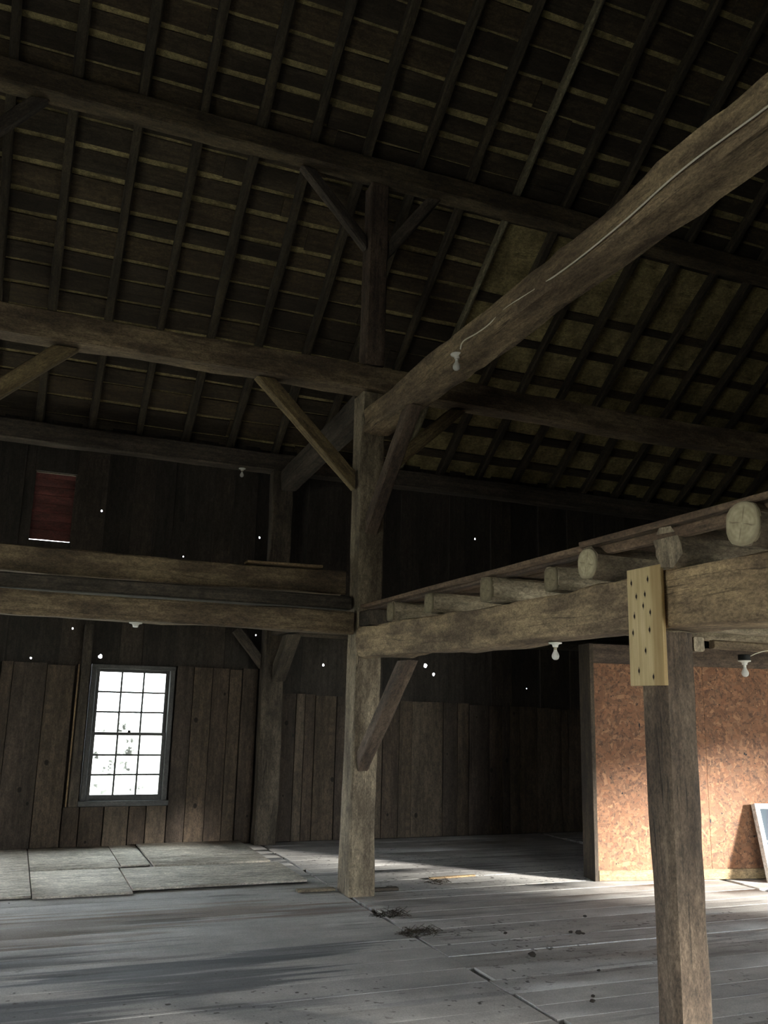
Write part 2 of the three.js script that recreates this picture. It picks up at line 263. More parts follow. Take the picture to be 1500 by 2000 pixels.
// plywood sheets laid over the planks by the far wall
{
  const sheets = [[-4.6, -2.2, -8.2, -10.7], [-2.19, 0.30, -8.22, -10.68], [0.31, 1.13, -9.36, -10.7], [1.44, 2.6, -9.3, -10.7], [0.31, 1.10, -8.16, -9.33], [1.11, 2.67, -8.27, -9.26], [1.14, 1.42, -9.46, -10.7]];
  const L = ['plywood sheet on the floor, out in the corner of the far wall', 'large pale plywood sheet on the floor left of the window', 'plywood sheet lying against the far wall directly under the window', 'brightest plywood sheet on the floor right of the window by the far wall', 'grey plywood sheet on the floor in front of the one under the window', 'plywood sheet on the floor whose dark front edge ends near the tall post', 'narrow plywood strip between two sheets below the window'];
  sheets.forEach(([x0, x1, z0, z1], i) => {
    const y = 0.006 + (i === 3 ? 0.014 : i === 5 ? 0.006 : 0) + between(0, 0.002);
    const o = mesh('plywood_sheet', timber(x1 - x0, z0 - z1, 0.018, { ch: 0.002, seg: 6, amp: 0.003, seed: 700 + i }), ply[i % 2], scene);
    aim(o, [x0, y + 0.009, (z0 + z1) / 2], [1, 0, 0]); tag(o, L[i], 'plywood', 'plywood sheets on the floor');
  });
}

// ---------------------------------------------------------------- far wall
const wallBack = structure('wall_back');
const HOLES = [[0.747, 3.798, 0.011], [2.681, 3.658, 0.012], [5.764, 3.927, 0.012], [0.55, 2.393, 0.010], [0.881, 2.088, 0.021], [0.136, 2.039, 0.010], [3.59, 2.096, 0.015], [5.025, 2.145, 0.026], [5.146, 2.036, 0.018], [6.574, 1.891, 0.008], [1.741, 3.328, 0.008], [2.704, 2.429, 0.008]];
const WIN = [0.80, 1.74, 0.44, 2.0], WIN2 = [-3.3, -1.1, 0.0, 2.2], LOU = [-0.02, 0.42, 3.38, 4.2];
function breaks(x0, x1, lo, hi, forced) {
  const b = [x0, x1, ...forced]; let x = x0;
  while ((x += between(lo, hi)) < x1 - 0.1) if (!forced.some((f) => Math.abs(f - x) < 0.1) && !HOLES.some((h) => Math.abs(h[0] - x) < 0.07)) b.push(x);
  return b.sort((p, q) => p - q);
}
{
  const b = breaks(XL - 0.1, XR + 0.1, 0.2, 0.3, [WIN[0], WIN[1], WIN2[0], WIN2[1], LOU[0], LOU[1]]);
  for (let i = 0; i + 1 < b.length; i++) {
    const a = b[i], c = b[i + 1], m = (a + c) / 2, z = i % 2 ? -10.80 : -10.824; let parts = [[-0.3, 4.88]];
    for (const [p, q, r, s] of [WIN, WIN2, LOU]) if (m > p && m < q) parts = parts.flatMap(([y0, y1]) => [[y0, r], [s, y1]]);
    const a2 = i % 2 ? a - 0.014 : a + 0.001, c2 = i % 2 ? c + 0.014 : c - 0.001;
    for (const [y0, y1] of parts) {
      const hs = HOLES.filter((h) => h[0] > a && h[0] < c && h[1] > y0 && h[1] < y1), mat = pick(sideDark);
      if (!hs.length) { board('board', y1 - y0, c2 - a2, 0.022, mat, wallBack, [(a2 + c2) / 2, y0, z - 0.011], [0, 1, 0], [0, 0, 1]); continue; }
      const s = new THREE.Shape([[0, 0], [y1 - y0, 0], [y1 - y0, c2 - a2], [0, c2 - a2]].map((p) => new THREE.Vector2(...p)));
      for (const [hx, hy, r] of hs) { const p = new THREE.Path(), n = 9; for (let k = 0; k < n; k++) { const t = k / n * Math.PI * 2, q = r * (0.8 + 0.4 * hash(k, Math.round(hx * 100), 5)), u = hy - y0 + q * Math.cos(t) * 1.15, v = hx - a2 + q * Math.sin(t); k ? p.lineTo(u, v) : p.moveTo(u, v); } s.holes.push(p); }
      const g = new THREE.ExtrudeGeometry(s, { depth: 0.012, bevelEnabled: false });
      const o = mesh('board', g, mat, wallBack); o.userData.label = 'dark board with a knot hole letting daylight in';
      o.quaternion.setFromRotationMatrix(new THREE.Matrix4().makeBasis(new THREE.Vector3(0, 1, 0), new THREE.Vector3(1, 0, 0), new THREE.Vector3(0, 0, -1))); o.position.set(a2, y0, z - 0.004);
    }
  }
  // wainscot boards
  const runs = [[XL, WIN2[0], 2.0, 2.0], [WIN2[1], 0.62, 2.0, 1.97], [3.04, XR - 0.02, 1.735, 1.52], [1.76, 2.742, 2.0, 2.0]];
  for (const [x0, x1, ya, yb] of runs) {
    const w = breaks(x0, x1, 0.11, 0.23, []);
    for (let i = 0; i + 1 < w.length; i++) {
      const m = (w[i] + w[i + 1]) / 2, top = ya + (yb - ya) * (m - x0) / (x1 - x0) + between(-0.012, 0.012), t = between(0.018, 0.03);
      board('wainscot_board', top - 0.003, w[i + 1] - w[i] - between(0.003, 0.012), t, pick(wains), wallBack, [m, 0.003, -10.78 + t / 2], [0, 1, 0], [0, 0, 1], { seg: 8, amp: 0.003 });
    }
  }
  for (const [x0, x1] of [[0.63, 0.8], [0.81, 1.06], [1.07, 1.33], [1.34, 1.52], [1.53, 1.75]]) board('wainscot_board', 0.43, x1 - x0, 0.024, pick(wains), wallBack, [(x0 + x1) / 2, 0.003, -10.766], [0, 1, 0], [0, 0, 1]);
  board('stud', 2.0, 0.1, 0.08, hewnDark, wallBack, [0.73, 0.44, -10.76], [0, 1, 0], [0, 0, 1], { seg: 10, amp: 0.008, ch: 0.008 });
  board('edge_strip', 1.55, 0.016, 0.03, pineBoard, wallBack, [0.655, 0.44, -10.755], [0, 1, 0], [0, 0, 1]);
  // plate under the eave
  beam('wall_plate', [XL, 4.6, -10.65], [XR, 4.6, -10.65], 0.2, 0.23, hewnDark, { amp: 0.012 }, wallBack);
  beam('girt', [3.1, 2.5, -10.72], [XR, 2.5, -10.72], 0.1, 0.14, hewnDark, { amp: 0.01 }, wallBack);
}

// ---------------------------------------------------------------- the sash window in the far wall
function sashWindow(name, [x0, x1, y0, y1], label) {
  const w = structure(name); w.userData.label = label;
  const f = new THREE.Group(); f.name = numbered('frame'); w.add(f);
  boxAt('jamb', x0, x0 + 0.055, y0 + 0.06, y1 - 0.05, -10.86, -10.735, sashPaint, f); boxAt('jamb', x1 - 0.055, x1, y0 + 0.06, y1 - 0.05, -10.86, -10.735, sashPaint, f);
  boxAt('head', x0, x1, y1 - 0.05, y1, -10.86, -10.735, sashPaint, f); boxAt('sill', x0 - 0.02, x1 + 0.02, y0, y0 + 0.06, -10.9, -10.715, sashPaint, f);
  const ym = 1.225;
  function sash(a, b, z) {
    const s = new THREE.Group(); s.name = numbered('sash'); w.add(s);
    const l = x0 + 0.057, r = x1 - 0.057, st = 0.04, low = a < 1 ? 0.06 : 0.035;
    const parts = [];
    const bar = (xa, xb, ya, yb, d = 0.034) => parts.push([xa, xb, ya, yb, d]);
    bar(l, l + st, a, b); bar(r - st, r, a, b); bar(l + st, r - st, a, a + low); bar(l + st, r - st, b - 0.035, b);
    const gx0 = l + st, gx1 = r - st, gy0 = a + low, gy1 = b - 0.035, mw = 0.021;
    parts.forEach(([xa, xb, ya, yb, d], i) => boxAt(i < 2 ? 'stile' : 'rail', xa, xb, ya, yb, z - d / 2, z + d / 2, sashPaint, s, 0.003));
    for (let k = 1; k < 3; k++) { const x = gx0 + (gx1 - gx0) * k / 3; boxAt('muntin', x - mw / 2, x + mw / 2, gy0, gy1, z - 0.013, z + 0.013, sashPaint, s, 0.003); const y = gy0 + (gy1 - gy0) * k / 3; for (let i = 0; i < 3; i++) boxAt('muntin', gx0 + (gx1 - gx0) * i / 3 + (i ? mw / 2 : 0), gx0 + (gx1 - gx0) * (i + 1) / 3 - (i < 2 ? mw / 2 : 0), y - mw / 2, y + mw / 2, z - 0.012, z + 0.012, sashPaint, s, 0.003); }
    for (let i = 0; i < 3; i++) for (let j = 0; j < 3; j++) {
      const pw = (gx1 - gx0) / 3, ph = (gy1 - gy0) / 3, g = new THREE.PlaneGeometry(pw - 0.004, ph - 0.004), uv = g.attributes.uv, u0 = rand() * 1.6, v0 = rand() * 1.6;
      for (let k = 0; k < 4; k++) uv.setXY(k, uv.getX(k) * pw + u0, uv.getY(k) * ph + v0);
      const p = mesh('pane', g, glass, s); p.position.set(gx0 + pw * (i + 0.5), gy0 + ph * (j + 0.5), z - 0.004);
    }
  }
  sash(ym - 0.018, y1 - 0.05, -10.825); sash(y0 + 0.06, ym + 0.018, -10.785);
  const lock = mesh('sash_lock', new THREE.CylinderGeometry(0.014, 0.018, 0.022, 14), iron, w); lock.position.set((x0 + x1) / 2, ym + 0.029, -10.785);
}
sashWindow('window_1', WIN, 'double-hung window of eighteen small panes in the far wall');

// ---------------------------------------------------------------- louvre of red slats high in the far wall
{
  const v = structure('window_2'), [x0, x1, y0, y1] = LOU; v.userData.label = 'vent of red slats high in the far wall';
  boxAt('jamb', x0 - 0.05, x0 - 0.015, y0 - 0.03, y1 + 0.03, -10.96, -10.847, hewnDark, v); boxAt('jamb', x1 + 0.015, x1 + 0.05, y0 - 0.03, y1 + 0.03, -10.96, -10.847, hewnDark, v); boxAt('head', x0 - 0.014, x1 + 0.014, y1 - 0.01, y1 + 0.03, -10.96, -10.847, hewnDark, v); boxAt('sill', x0 - 0.014, x1 + 0.014, y0 - 0.03, y0 - 0.002, -10.96, -10.847, hewnDark, v);
  for (let k = 0; k < 8; k++) { const y = y0 + 0.082 + k * 0.102, a = 1.16 + between(-0.05, 0.05); board('slat', x1 - x0 + 0.028, 0.128, 0.014, redPaint, v, [x0 - 0.014, y, -10.885], [1, 0, 0], [0, Math.cos(a), -Math.sin(a)], { seg: 4, amp: 0.004 }); }
}

// ---------------------------------------------------------------- the other walls, with the openings that let the daylight in
function extrudedWall(name, pts, holes, depth, place) {
  const s = new THREE.Shape(pts.map((p) => new THREE.Vector2(...p)));
  for (const [a, b, c, d] of holes) s.holes.push(new THREE.Path([[a, c], [a, d], [b, d], [b, c]].map((p) => new THREE.Vector2(...p))));
  const o = mesh(name, new THREE.ExtrudeGeometry(s, { depth, bevelEnabled: false }), sideDark[1], scene); o.userData.kind = 'structure'; place(o); return o;
}
const gable = [[ZB - 0.1, -0.3], [ZF + 0.1, -0.3], [ZF + 0.1, Y0 + 0.1], [ZR, YR + 0.15], [ZB - 0.1, Y0 + 0.1]];
const DOORS = { left: [[-2.2, 0.9, 0.0, 2.4]], right: [[-3.7, -1.5, 0.3, 2.1]], front: [[3.0, 10.2, 0.0, 2.3]] };
const alongZ = (x) => (o) => { o.quaternion.setFromRotationMatrix(new THREE.Matrix4().makeBasis(new THREE.Vector3(0, 0, 1), new THREE.Vector3(0, 1, 0), new THREE.Vector3(-1, 0, 0))); o.position.set(x, 0, 0); };
extrudedWall('wall_left', gable, DOORS.left, 0.06, alongZ(XL - 0.04));
extrudedWall('wall_right', gable, DOORS.right, 0.06, alongZ(XR + 0.1));
extrudedWall('wall_front', [[XL - 0.1, -0.3], [XR + 0.1, -0.3], [XR + 0.1, Y0 + 0.1], [XL - 0.1, Y0 + 0.1]], DOORS.front, 0.06, (o) => o.position.set(0, 0, ZF + 0.04));

// ---------------------------------------------------------------- roof
const roof = structure('ceiling');
const rafterX = []; for (const x of [-0.58, -0.05, 0.53, 1.1, 1.66, 2.22, 2.8, 3.39, 3.98, 4.56, 5.17, 5.76, 6.35]) rafterX.push(x);
for (let x = -1.14; x > XL; x -= 0.56) rafterX.unshift(x); for (let x = 6.94; x < XR; x += 0.58) rafterX.push(x);
{
  const up = [0, COS, -SIN], dir = [0, SIN, COS];   // along the slope, from the eave up
  const at = (s, lift, x) => { const z = ZB - 0.3 + s * COS, y = roofY(z) + 0; return [x, y + lift * COS, z - lift * SIN]; };
  const LEN = (ZR - (ZB - 0.3)) / COS;
  for (const x of rafterX) {
    const lit = x > 4.5 && x < 4.6, w = between(0.075, 0.1) - (lit ? 0.02 : 0);  // light on this one rafter is put into its paler material
    const o = mesh('rafter', timber(LEN, w, 0.115, { seg: 30, ch: 0.018, amp: 0.014, bow: 0.02, sub: 1, seed: nextSeed++ }), lit ? poleLit : poleWood, roof);
    aim(o, at(0, 0.0575, x), dir, up);
  }
  // boards across the rafters, the pale shingles showing in the gaps
  const GAPS = [[-10.65, 0.02], [-10.43, 0.03], [-10.22, 0.035], [-10.03, 0.04], [-9.8, 0.035], [-9.57, 0.035], [-9.35, 0.035], [-9.15, 0.035], [-8.96, 0.04], [-8.72, 0.055], [-8.54, 0.055], [-8.3, 0.05], [-8.09, 0.05], [-7.88, 0.035], [-7.68, 0.045], [-7.47, 0.022], [-7.28, 0.065], [-7.09, 0.06], [-6.88, 0.03], [-6.66, 0.055], [-6.45, 0.03], [-6.22, 0.065], [-6.0, 0.04]];
  for (let z = -5.78; z < ZR - 0.1; z += between(0.18, 0.24)) GAPS.push([z, between(0.02, 0.06)]);
  const edges = [[ZB - 0.26, 0], ...GAPS, [ZR - 0.02, 0]].map(([z, g]) => [(z - (ZB - 0.3)) / COS, g]);
  for (let r = 0; r + 1 < edges.length; r++) {
    const s0 = edges[r][0] + edges[r][1] / 2, s1 = edges[r + 1][0] - edges[r + 1][1] / 2, zc = ZB - 0.3 + (s0 + s1) / 2 * COS, end = zc < -7.95 ? 4.56 : XR + 0.05;
    let x = XL - 0.1 + between(-1.5, 0);
    while (x < end) {
      const L = between(3.2, 4.8), x0 = Math.max(XL - 0.05, x), x1 = Math.min(x + L, end), a = s0 + between(-0.008, 0.01), b = s1 - between(-0.008, 0.01);
      if (x1 - x0 > 0.15) { const t = between(-0.004, 0.004); board('roof_board', x1 - x0 - 0.006, b - a, 0.022, pick(roofBoard), roof, at((a + b) / 2, 0.127 + between(0, 0.006), x0), [1, t * SIN, t * COS], up, { seg: 14, amp: 0.014, ch: 0.003 }); }
      x += L;
    }
  }
  for (let q = 0.22; q < 3.4; q += between(0.44, 0.52)) for (const [x0, x1] of [[4.57, 7.6], [7.605, XR + 0.05]]) board('roof_board', x1 - x0, between(0.1, 0.14), 0.024, pick(roofBoard), roof, at(q, 0.128, x0), [1, 0, 0], up, { seg: 10, amp: 0.016, ch: 0.003 });
  const sh = board('shingle_layer', XR - XL + 0.4, LEN + 0.3, 0.04, shingle, roof, at(LEN / 2, 0.16, XL - 0.2), [1, 0, 0], up);
  // near slope, mirrored at the ridge
  const zf = ZF + 0.3, lf = (zf - ZR) / COS, nf = [0, COS, SIN];
  board('near_slope_boards', XR - XL + 0.4, lf + 0.3, 0.05, roofBoard[0], roof, [XL - 0.2, (YR + roofY(2 * ZR - zf)) / 2 + 0.14, (ZR + zf) / 2 + 0.08], [1, 0, 0], nf);
}

// ---------------------------------------------------------------- main timbers
const post = tag(beam('timber_post', [2.957, 0, -7.755], [2.957, 4.585, -7.755], 0.235, 0.27, hewnGrey, { up: [0, 0, 1], prof: (t) => [1 + 0.25 * (1 - step(0, 0.16, t)), 1 + 0.02 * (1 - step(0, 0.1, t))], amp: 0.012 }), 'tall hewn grey post standing in the middle of the floor, crossed by all the beams', 'post');
tag(beam('timber_post', [2.95, 4.875, -7.72], [2.95, 6.85, -7.72], 0.2, 0.2, hewnRed, { up: [0, 0, 1], amp: 0.012 }), 'upper brown post rising from the long beam to the purlin under the roof', 'post');
tag(beam('timber_post', [2.94, 0.002, -3.53], [2.94, 1.985, -3.53], 0.185, 0.17, postBrown, { up: [0, 0, 1], amp: 0.016, bow: 0.006 }), 'short brown post under the loft beam, pale nailed plank at its top', 'post');
tag(beam('timber_post', [-1.0, 0, -7.755], [-1.0, 4.585, -7.755], 0.24, 0.27, hewnGrey, { up: [0, 0, 1] }), 'hewn post beyond the left edge that carries the far brace', 'post');
tag(beam('timber_post', [-1.0, 4.875, -7.72], [-1.0, 6.85, -7.72], 0.2, 0.2, hewnRed, { up: [0, 0, 1], amp: 0.012 }), 'upper post beyond the left edge under the purlin', 'post');
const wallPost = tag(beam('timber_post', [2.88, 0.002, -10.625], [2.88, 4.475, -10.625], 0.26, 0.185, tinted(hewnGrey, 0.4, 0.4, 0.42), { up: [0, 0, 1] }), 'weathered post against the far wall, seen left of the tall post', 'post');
tag(beam('timber_beam', [XL + 0.02, 4.73, -7.72], [XR - 0.02, 4.73, -7.72], 0.24, 0.25, hewn, { amp: 0.02, bow: 0.02 }), 'long hewn beam running left to right across the barn over the tall post', 'beam');
tag(beam('timber_beam', [2.97, 4.28, -7.6], [2.97, 4.3, -0.1], 0.26, 0.22, hewnLit, { amp: 0.034, bow: 0.014 }), 'heavy hewn beam slanting to the upper right with a white cable and a bulb', 'beam');
tag(beam('timber_beam', [-0.87, 2.345, -7.72], [2.81, 2.345, -7.72], 0.2, 0.2, hewn, { amp: 0.018, bow: 0.01 }), 'lower brown beam left of the tall post, above the window', 'beam');
tag(beam('timber_beam', [-0.87, 2.735, -8.03], [2.83, 2.745, -8.03], 0.2, 0.22, hewn, { amp: 0.02, bow: 0.01 }), 'rough beam just above and behind the lower left beam', 'beam');
tag(beam('timber_beam', [-0.87, 2.535, -7.84], [2.815, 2.535, -7.84], 0.24, 0.12, hewnDark, { amp: 0.008, bow: 0.006 }), 'dark timber sandwiched between the two lower left beams', 'beam');
tag(beam('timber_beam', [2.955, 2.165, -7.6], [2.955, 2.135, -3.51], 0.25, 0.265, hewnLit, { amp: 0.03, bow: 0.01, sag: 0.012 }), 'loft beam from the tall post to the short post, log ends resting on it', 'beam');
tag(beam('timber_beam', [2.965, 2.14, -3.495], [2.965, 2.12, -0.1], 0.27, 0.28, hewnLitMore, { amp: 0.022, bow: 0.012 }), 'nearer loft beam right of the pale nailed plank', 'beam');
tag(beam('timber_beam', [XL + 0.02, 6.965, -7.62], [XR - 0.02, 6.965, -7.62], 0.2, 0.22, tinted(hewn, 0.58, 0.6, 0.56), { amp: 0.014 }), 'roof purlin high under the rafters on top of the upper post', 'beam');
tag(beam('timber_beam', [2.95, 4.53, -7.9], [2.95, 4.36, -10.52], 0.2, 0.26, hewnDark, {}), 'dark tie from the tall post back to the eave of the far wall', 'beam');
tag(beam('timber_beam', [2.95, 2.5, -7.9], [2.9, 2.5, -10.52], 0.18, 0.2, hewnDark, {}), 'low dark tie behind the tall post reaching the far wall post', 'beam');

const br = (a, b, w, h, mat, label, o = {}) => tag(beam('timber_brace', a, b, w, h, mat, { amp: 0.01, bow: 0.006, ch: 0.012, ...o }), label, 'brace');
const UPN = [0, 1, 0], XN = [1, 0, 0], ZN = [0, 0, 1];
br([2.80, 3.71, -7.74], [1.89, 4.585, -7.74], 0.12, 0.13, braceWood, 'pale diagonal brace from the tall post up left to the long beam', { cuts: [XN, UPN] });
br([-0.84, 3.70, -7.74], [0.11, 4.565, -7.74], 0.12, 0.14, braceWood, 'tan diagonal brace at the left edge of the picture under the long beam', { cuts: [XN, UPN] });
br([3.10, 3.82, -7.76], [3.90, 4.575, -7.76], 0.11, 0.13, braceWood, 'diagonal brace from the tall post up right to the long beam', { cuts: [XN, UPN] });
br([2.95, 3.28, -7.60], [2.95, 4.14, -6.70], 0.12, 0.13, hewnRed, 'brown brace from the tall post up to the heavy slanting beam', { cuts: [ZN, UPN] });
br([2.93, 1.12, -7.60], [2.93, 1.968, -6.66], 0.115, 0.13, hewnRed, 'lower brown brace from the tall post up to the loft beam', { cuts: [ZN, UPN] });
br([2.83, 6.19, -7.7], [2.18, 6.83, -7.66], 0.1, 0.11, hewnDark, 'short dark brace left of the upper post under the purlin', { cuts: [XN, UPN] });
br([-0.88, 6.19, -7.7], [-0.33, 6.83, -7.66], 0.1, 0.11, hewnDark, 'dark brace under the purlin at the upper left corner', { cuts: [XN, UPN] });
br([3.07, 6.16, -7.7], [3.56, 6.83, -7.66], 0.1, 0.12, hewnDark, 'short dark brace right of the upper post under the purlin', { cuts: [XN, UPN] });
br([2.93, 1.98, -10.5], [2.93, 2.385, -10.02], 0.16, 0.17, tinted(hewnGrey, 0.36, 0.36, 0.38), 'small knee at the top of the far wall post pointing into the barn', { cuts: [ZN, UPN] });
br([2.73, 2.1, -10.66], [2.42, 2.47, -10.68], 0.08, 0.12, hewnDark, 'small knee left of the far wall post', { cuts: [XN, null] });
tag(boxAt('block', 2.845, 3.06, 2.31, 2.445, -7.585, -7.36, hewnDark, scene, 0.012), 'dark short timber block on the loft beam against the tall post', 'block');
{ const o = board('loose_board', 0.72, 0.16, 0.022, pineBoard, scene, [1.86, 2.872, -7.98], [1, 0.01, 0.02], [0, 1, 0], { seg: 4, amp: 0.004 }); tag(o, 'thin loose board lying on the upper left beam beside the tall post', 'board'); }

const NAILS = [[0.50, 0.09], [0.505, -0.035], [0.43, 0.055], [0.435, -0.01], [0.38, 0.005], [0.335, 0.075], [0.345, -0.045], [0.255, 0.09], [0.262, -0.035], [0.165, 0], [0.07, 0.055], [0.04, -0.05]];
const pineMarked = (() => {   // yellow pine: darker heartwood along one edge, black iron stains round the nails
  const m = tex(1024, 512, (u, v, i, j) => {
    let c = lerp3(hex(0xb09a6c), hex(0xd0bb8e), clamp(0.5 + 1.1 * (fb(u, v, 2, 22, 3, 811) - 0.5) + 0.5 * (fb(u, v, 6, 5, 3, 812) - 0.5)));
    c = lerp3(c, hex(0x8a6c40), 0.6 * step(0.66, 0.78, v + 0.06 * (fb(u, v, 3, 3, 2, 813) - 0.5)) * (0.6 + 0.4 * fb(u, v, 3, 20, 2, 815)));
    let h = 0; for (const [nu, nv] of NAILS) { const du = Math.abs(u * 0.567 - nu), dv = Math.abs((v - 0.5) * 0.252 + nv); h = Math.max(h, 1 - step(0.2, 1.0, Math.hypot(du / 0.026, dv / 0.007) * (0.8 + 0.5 * fb(u, v, 40, 40, 2, 814)))); }
    c = lerp3(c, hex(0x2a2622), 0.85 * h); const g = 1 + (hash(i, j, 816) - 0.5) * 0.14; return [c[0] * g, c[1] * g, c[2] * g];
  }, 1, 1);
  return new THREE.MeshStandardMaterial({ map: m, roughness: 0.8 });
})();
// pale plank nailed over the joint of the loft beam
{
  const o = mesh('nailed_plank', timber(0.567, 0.252, 0.024, { ch: 0.003, seg: 6, amp: 0.002, seed: 912 }), pineMarked, scene);
  { const g = o.geometry, p = g.attributes.position; for (let k = 0; k < p.count; k++) g.attributes.uv.setXY(k, p.getX(k) / 0.567, p.getZ(k) / 0.252 + 0.5); }
  aim(o, [2.797, 1.728, -3.497], [0, 1, 0], [-1, 0, 0]); tag(o, 'pale yellow plank nailed over the joint of the loft beams and the short post', 'plank');
  for (const [u, v] of NAILS) {
    const n = mesh('nail', new THREE.SphereGeometry(0.0065, 10, 6), rust, o); n.scale.set(1.6, 0.5, 0.9); n.position.set(u, 0.0125, -v);
  }
  const c = boxAt('block', 3.045, 3.11, 1.9, 1.97, -3.55, -3.46, joistPale, scene, 0.008); tag(c, 'small pale wood block beside the head of the short post', 'block');
}

// ---------------------------------------------------------------- loft: joists with their ends on the beam, deck planks over them
{
  const list = [
    [-6.72, 'square', 0.15, 2.365, 2.80, 'pale squared joist end of the loft, first from the tall post'],
    [-5.98, 'square', 0.15, 2.362, 2.80, 'squared joist end of the loft, second from the tall post'],
    [-5.08, 'square', 0.16, 2.362, 2.79, 'squared joist end of the loft, third from the tall post'],
    [-4.42, 'square', 0.14, 2.355, 2.86, 'set-back joist of the loft left of the round log end'],
    [-3.87, 'round', 0.165, 2.362, 2.73, 'round log joist end with a cross crack left of the pale nailed plank'],
    [-3.33, 'knobby', 0.19, 2.375, 2.79, 'knobby crooked joist right above the pale nailed plank'],
    [-2.76, 'round', 0.19, 2.375, 2.72, 'largest round log joist end, nearest at the right edge'],
    [-2.1, 'round', 0.16, 2.37, 2.74, 'log joist of the loft nearer than the right edge of the picture']];
  list.forEach(([z, kind, d, y, x, label], i) => {
    const round = kind !== 'square', L = XR - x - 0.02;
    const g = timber(L, d * (kind === 'square' ? 1.05 : 1), d, { seg: 46, ch: round ? d * 0.29 : 0.018, sub: round ? 2 : 3, amp: kind === 'knobby' ? 0.03 : 0.016, bow: 0.006, seed: 930 + i, prof: (t) => [1 - 0.08 * t, 1 - 0.08 * t] });
    const o = mesh('loft_joist', g, kind === 'square' ? joistPale : hewnGrey, scene); aim(o, [x, y, z], [1, 0, 0]); tag(o, label, 'joist', 'joists of the loft floor');
    if (kind !== 'knobby') {
      const n = 22, sh = new THREE.Shape(); for (let k = 0; k < n; k++) { const t = k / n * Math.PI * 2, e = round ? 2.6 : 8, r = d / 2 * 0.93 / Math.pow(Math.pow(Math.abs(Math.cos(t)), e) + Math.pow(Math.abs(Math.sin(t)), e), 1 / e) * (1 + 0.04 * (hash(k, i, 4) - 0.5)); k ? sh.lineTo(r * Math.cos(t), r * Math.sin(t)) : sh.moveTo(r * Math.cos(t), r * Math.sin(t)); }
      const eg = new THREE.ExtrudeGeometry(sh, { depth: 0.012, bevelEnabled: true, bevelSize: 0.004, bevelThickness: 0.004, bevelSegments: 1 }), uv = eg.attributes.uv, ps = eg.attributes.position;
      for (let k = 0; k < uv.count; k++) uv.setXY(k, ps.getX(k) / d * 0.98 + 0.5, ps.getY(k) / d * 0.98 + 0.5);
      const e = mesh('cut_end', eg, round ? endGrain : endGrey, o); e.rotation.y = -Math.PI / 2; e.position.set(0.006, 0, 0); e.userData.label = round ? 'pale sawn end of the log joist' : 'grey sawn end of the joist';
    }
  });
  const loft = structure('loft_floor'); loft.userData.label = 'plank floor of the loft laid over the joists';
  let x = 2.8, k = 0;
  while (x < XR - 0.05) {
    const w = Math.min(between(0.2, 0.28), XR - x - 0.01), cut = k ? between(-4.6, -3.6) : -4.02;
    for (const [a, b, j] of [[-7.45, cut, 0], [cut + 0.004, ZF - 0.1, 1]]) board('deck_plank', b - a, w - 0.006, 0.032, k < 2 ? deckWood : hewnRed, loft, [x + w / 2 - (k === 0 && j ? 0.025 : 0), 2.474 + (j ? 0.012 : 0) + between(0, 0.004), a], [0, 0, 1], [0, 1, 0], { seg: 12, amp: 0.006, ch: 0.005 });
    x += w; k++;
  }
  boxAt('edge_strip', 2.85, 2.9, 2.44, 2.458, -7.4, -4.1, hewnRed, loft);
  board('rim_board', 6.8, 0.05, 0.05, deckWood, loft, [2.815, 2.435, -4.0], [0, 0, 1], [0, 1, 0], { seg: 16, amp: 0.008, ch: 0.008 });
}

// ---------------------------------------------------------------- flake-board partition under the loft
{
  const p = structure('wall_partition'); p.position.set(5.42, 0, -7.63); p.rotation.y = -0.18; p.userData.label = 'partition of orange brown flake board under the loft';
  const L = 5.3, n = 4;
  for (let i = 0; i < n; i++) { const a = i * 1.22, b = Math.min(a + 1.218, L); boxAt('flake_board', a, b, 0.002, 2.085, -0.024, -0.012, osb, p, 0.001); }
  boxAt('flake_board', 4.88, L, 0.002, 2.085, -0.024, -0.012, osb, p, 0.001);
  boxAt('header_board', 0, L, 2.087, 2.28, -0.05, -0.004, hewnRed, p);
  boxAt('baseboard', 0.0, L, 0.003, 0.1, -0.012, 0.006, pineBoard, p);
  boxAt('end_stud', -0.045, -0.002, 0.002, 2.28, -0.26, 0.003, trimDark, p); boxAt('corner_stud', 0.0, 0.09, 0.002, 2.085, -0.25, -0.026, trimDark, p);
}

// ---------------------------------------------------------------- old white sash leaning on the partition
{
  const s = group('window_sash'); tag(s, 'white window sash with a dark pane leaning on the flake board at the right edge', 'window sash');
  const W = 0.86, H = 0.74, st = 0.05, T = 0.068;
  const part = (n, x0, x1, y0, y1) => boxAt(n, x0, x1, y0, y1, -T / 2, T / 2, whitePaint, s, 0.003);
  part('stile', 0, st, 0, H); part('stile', W - st, W, 0, H); part('rail', st, W - st, 0, 0.06); part('rail', st, W - st, H - 0.05, H);
  boxAt('muntin', st, W - st, 0.372, 0.386, -0.012, 0.012, whitePaint, s, 0.003); boxAt('muntin', W / 2 - 0.007, W / 2 + 0.007, 0.06, 0.372, -0.012, 0.012, whitePaint, s, 0.003); boxAt('muntin', W / 2 - 0.007, W / 2 + 0.007, 0.386, H - 0.05, -0.012, 0.012, whitePaint, s, 0.003);
  for (const [x0, x1] of [[st, W / 2 - 0.007], [W / 2 + 0.007, W - st]]) for (const [y0, y1] of [[0.06, 0.372], [0.386, H - 0.05]]) { const q = mesh('pane', new THREE.PlaneGeometry(x1 - x0, y1 - y0), glassDusty, s); q.position.set((x0 + x1) / 2, (y0 + y1) / 2, 0); }
  s.position.set(7.045, 0.006, -7.12); s.rotation.set(0, -0.18, 0); s.rotateX(-0.26);
}

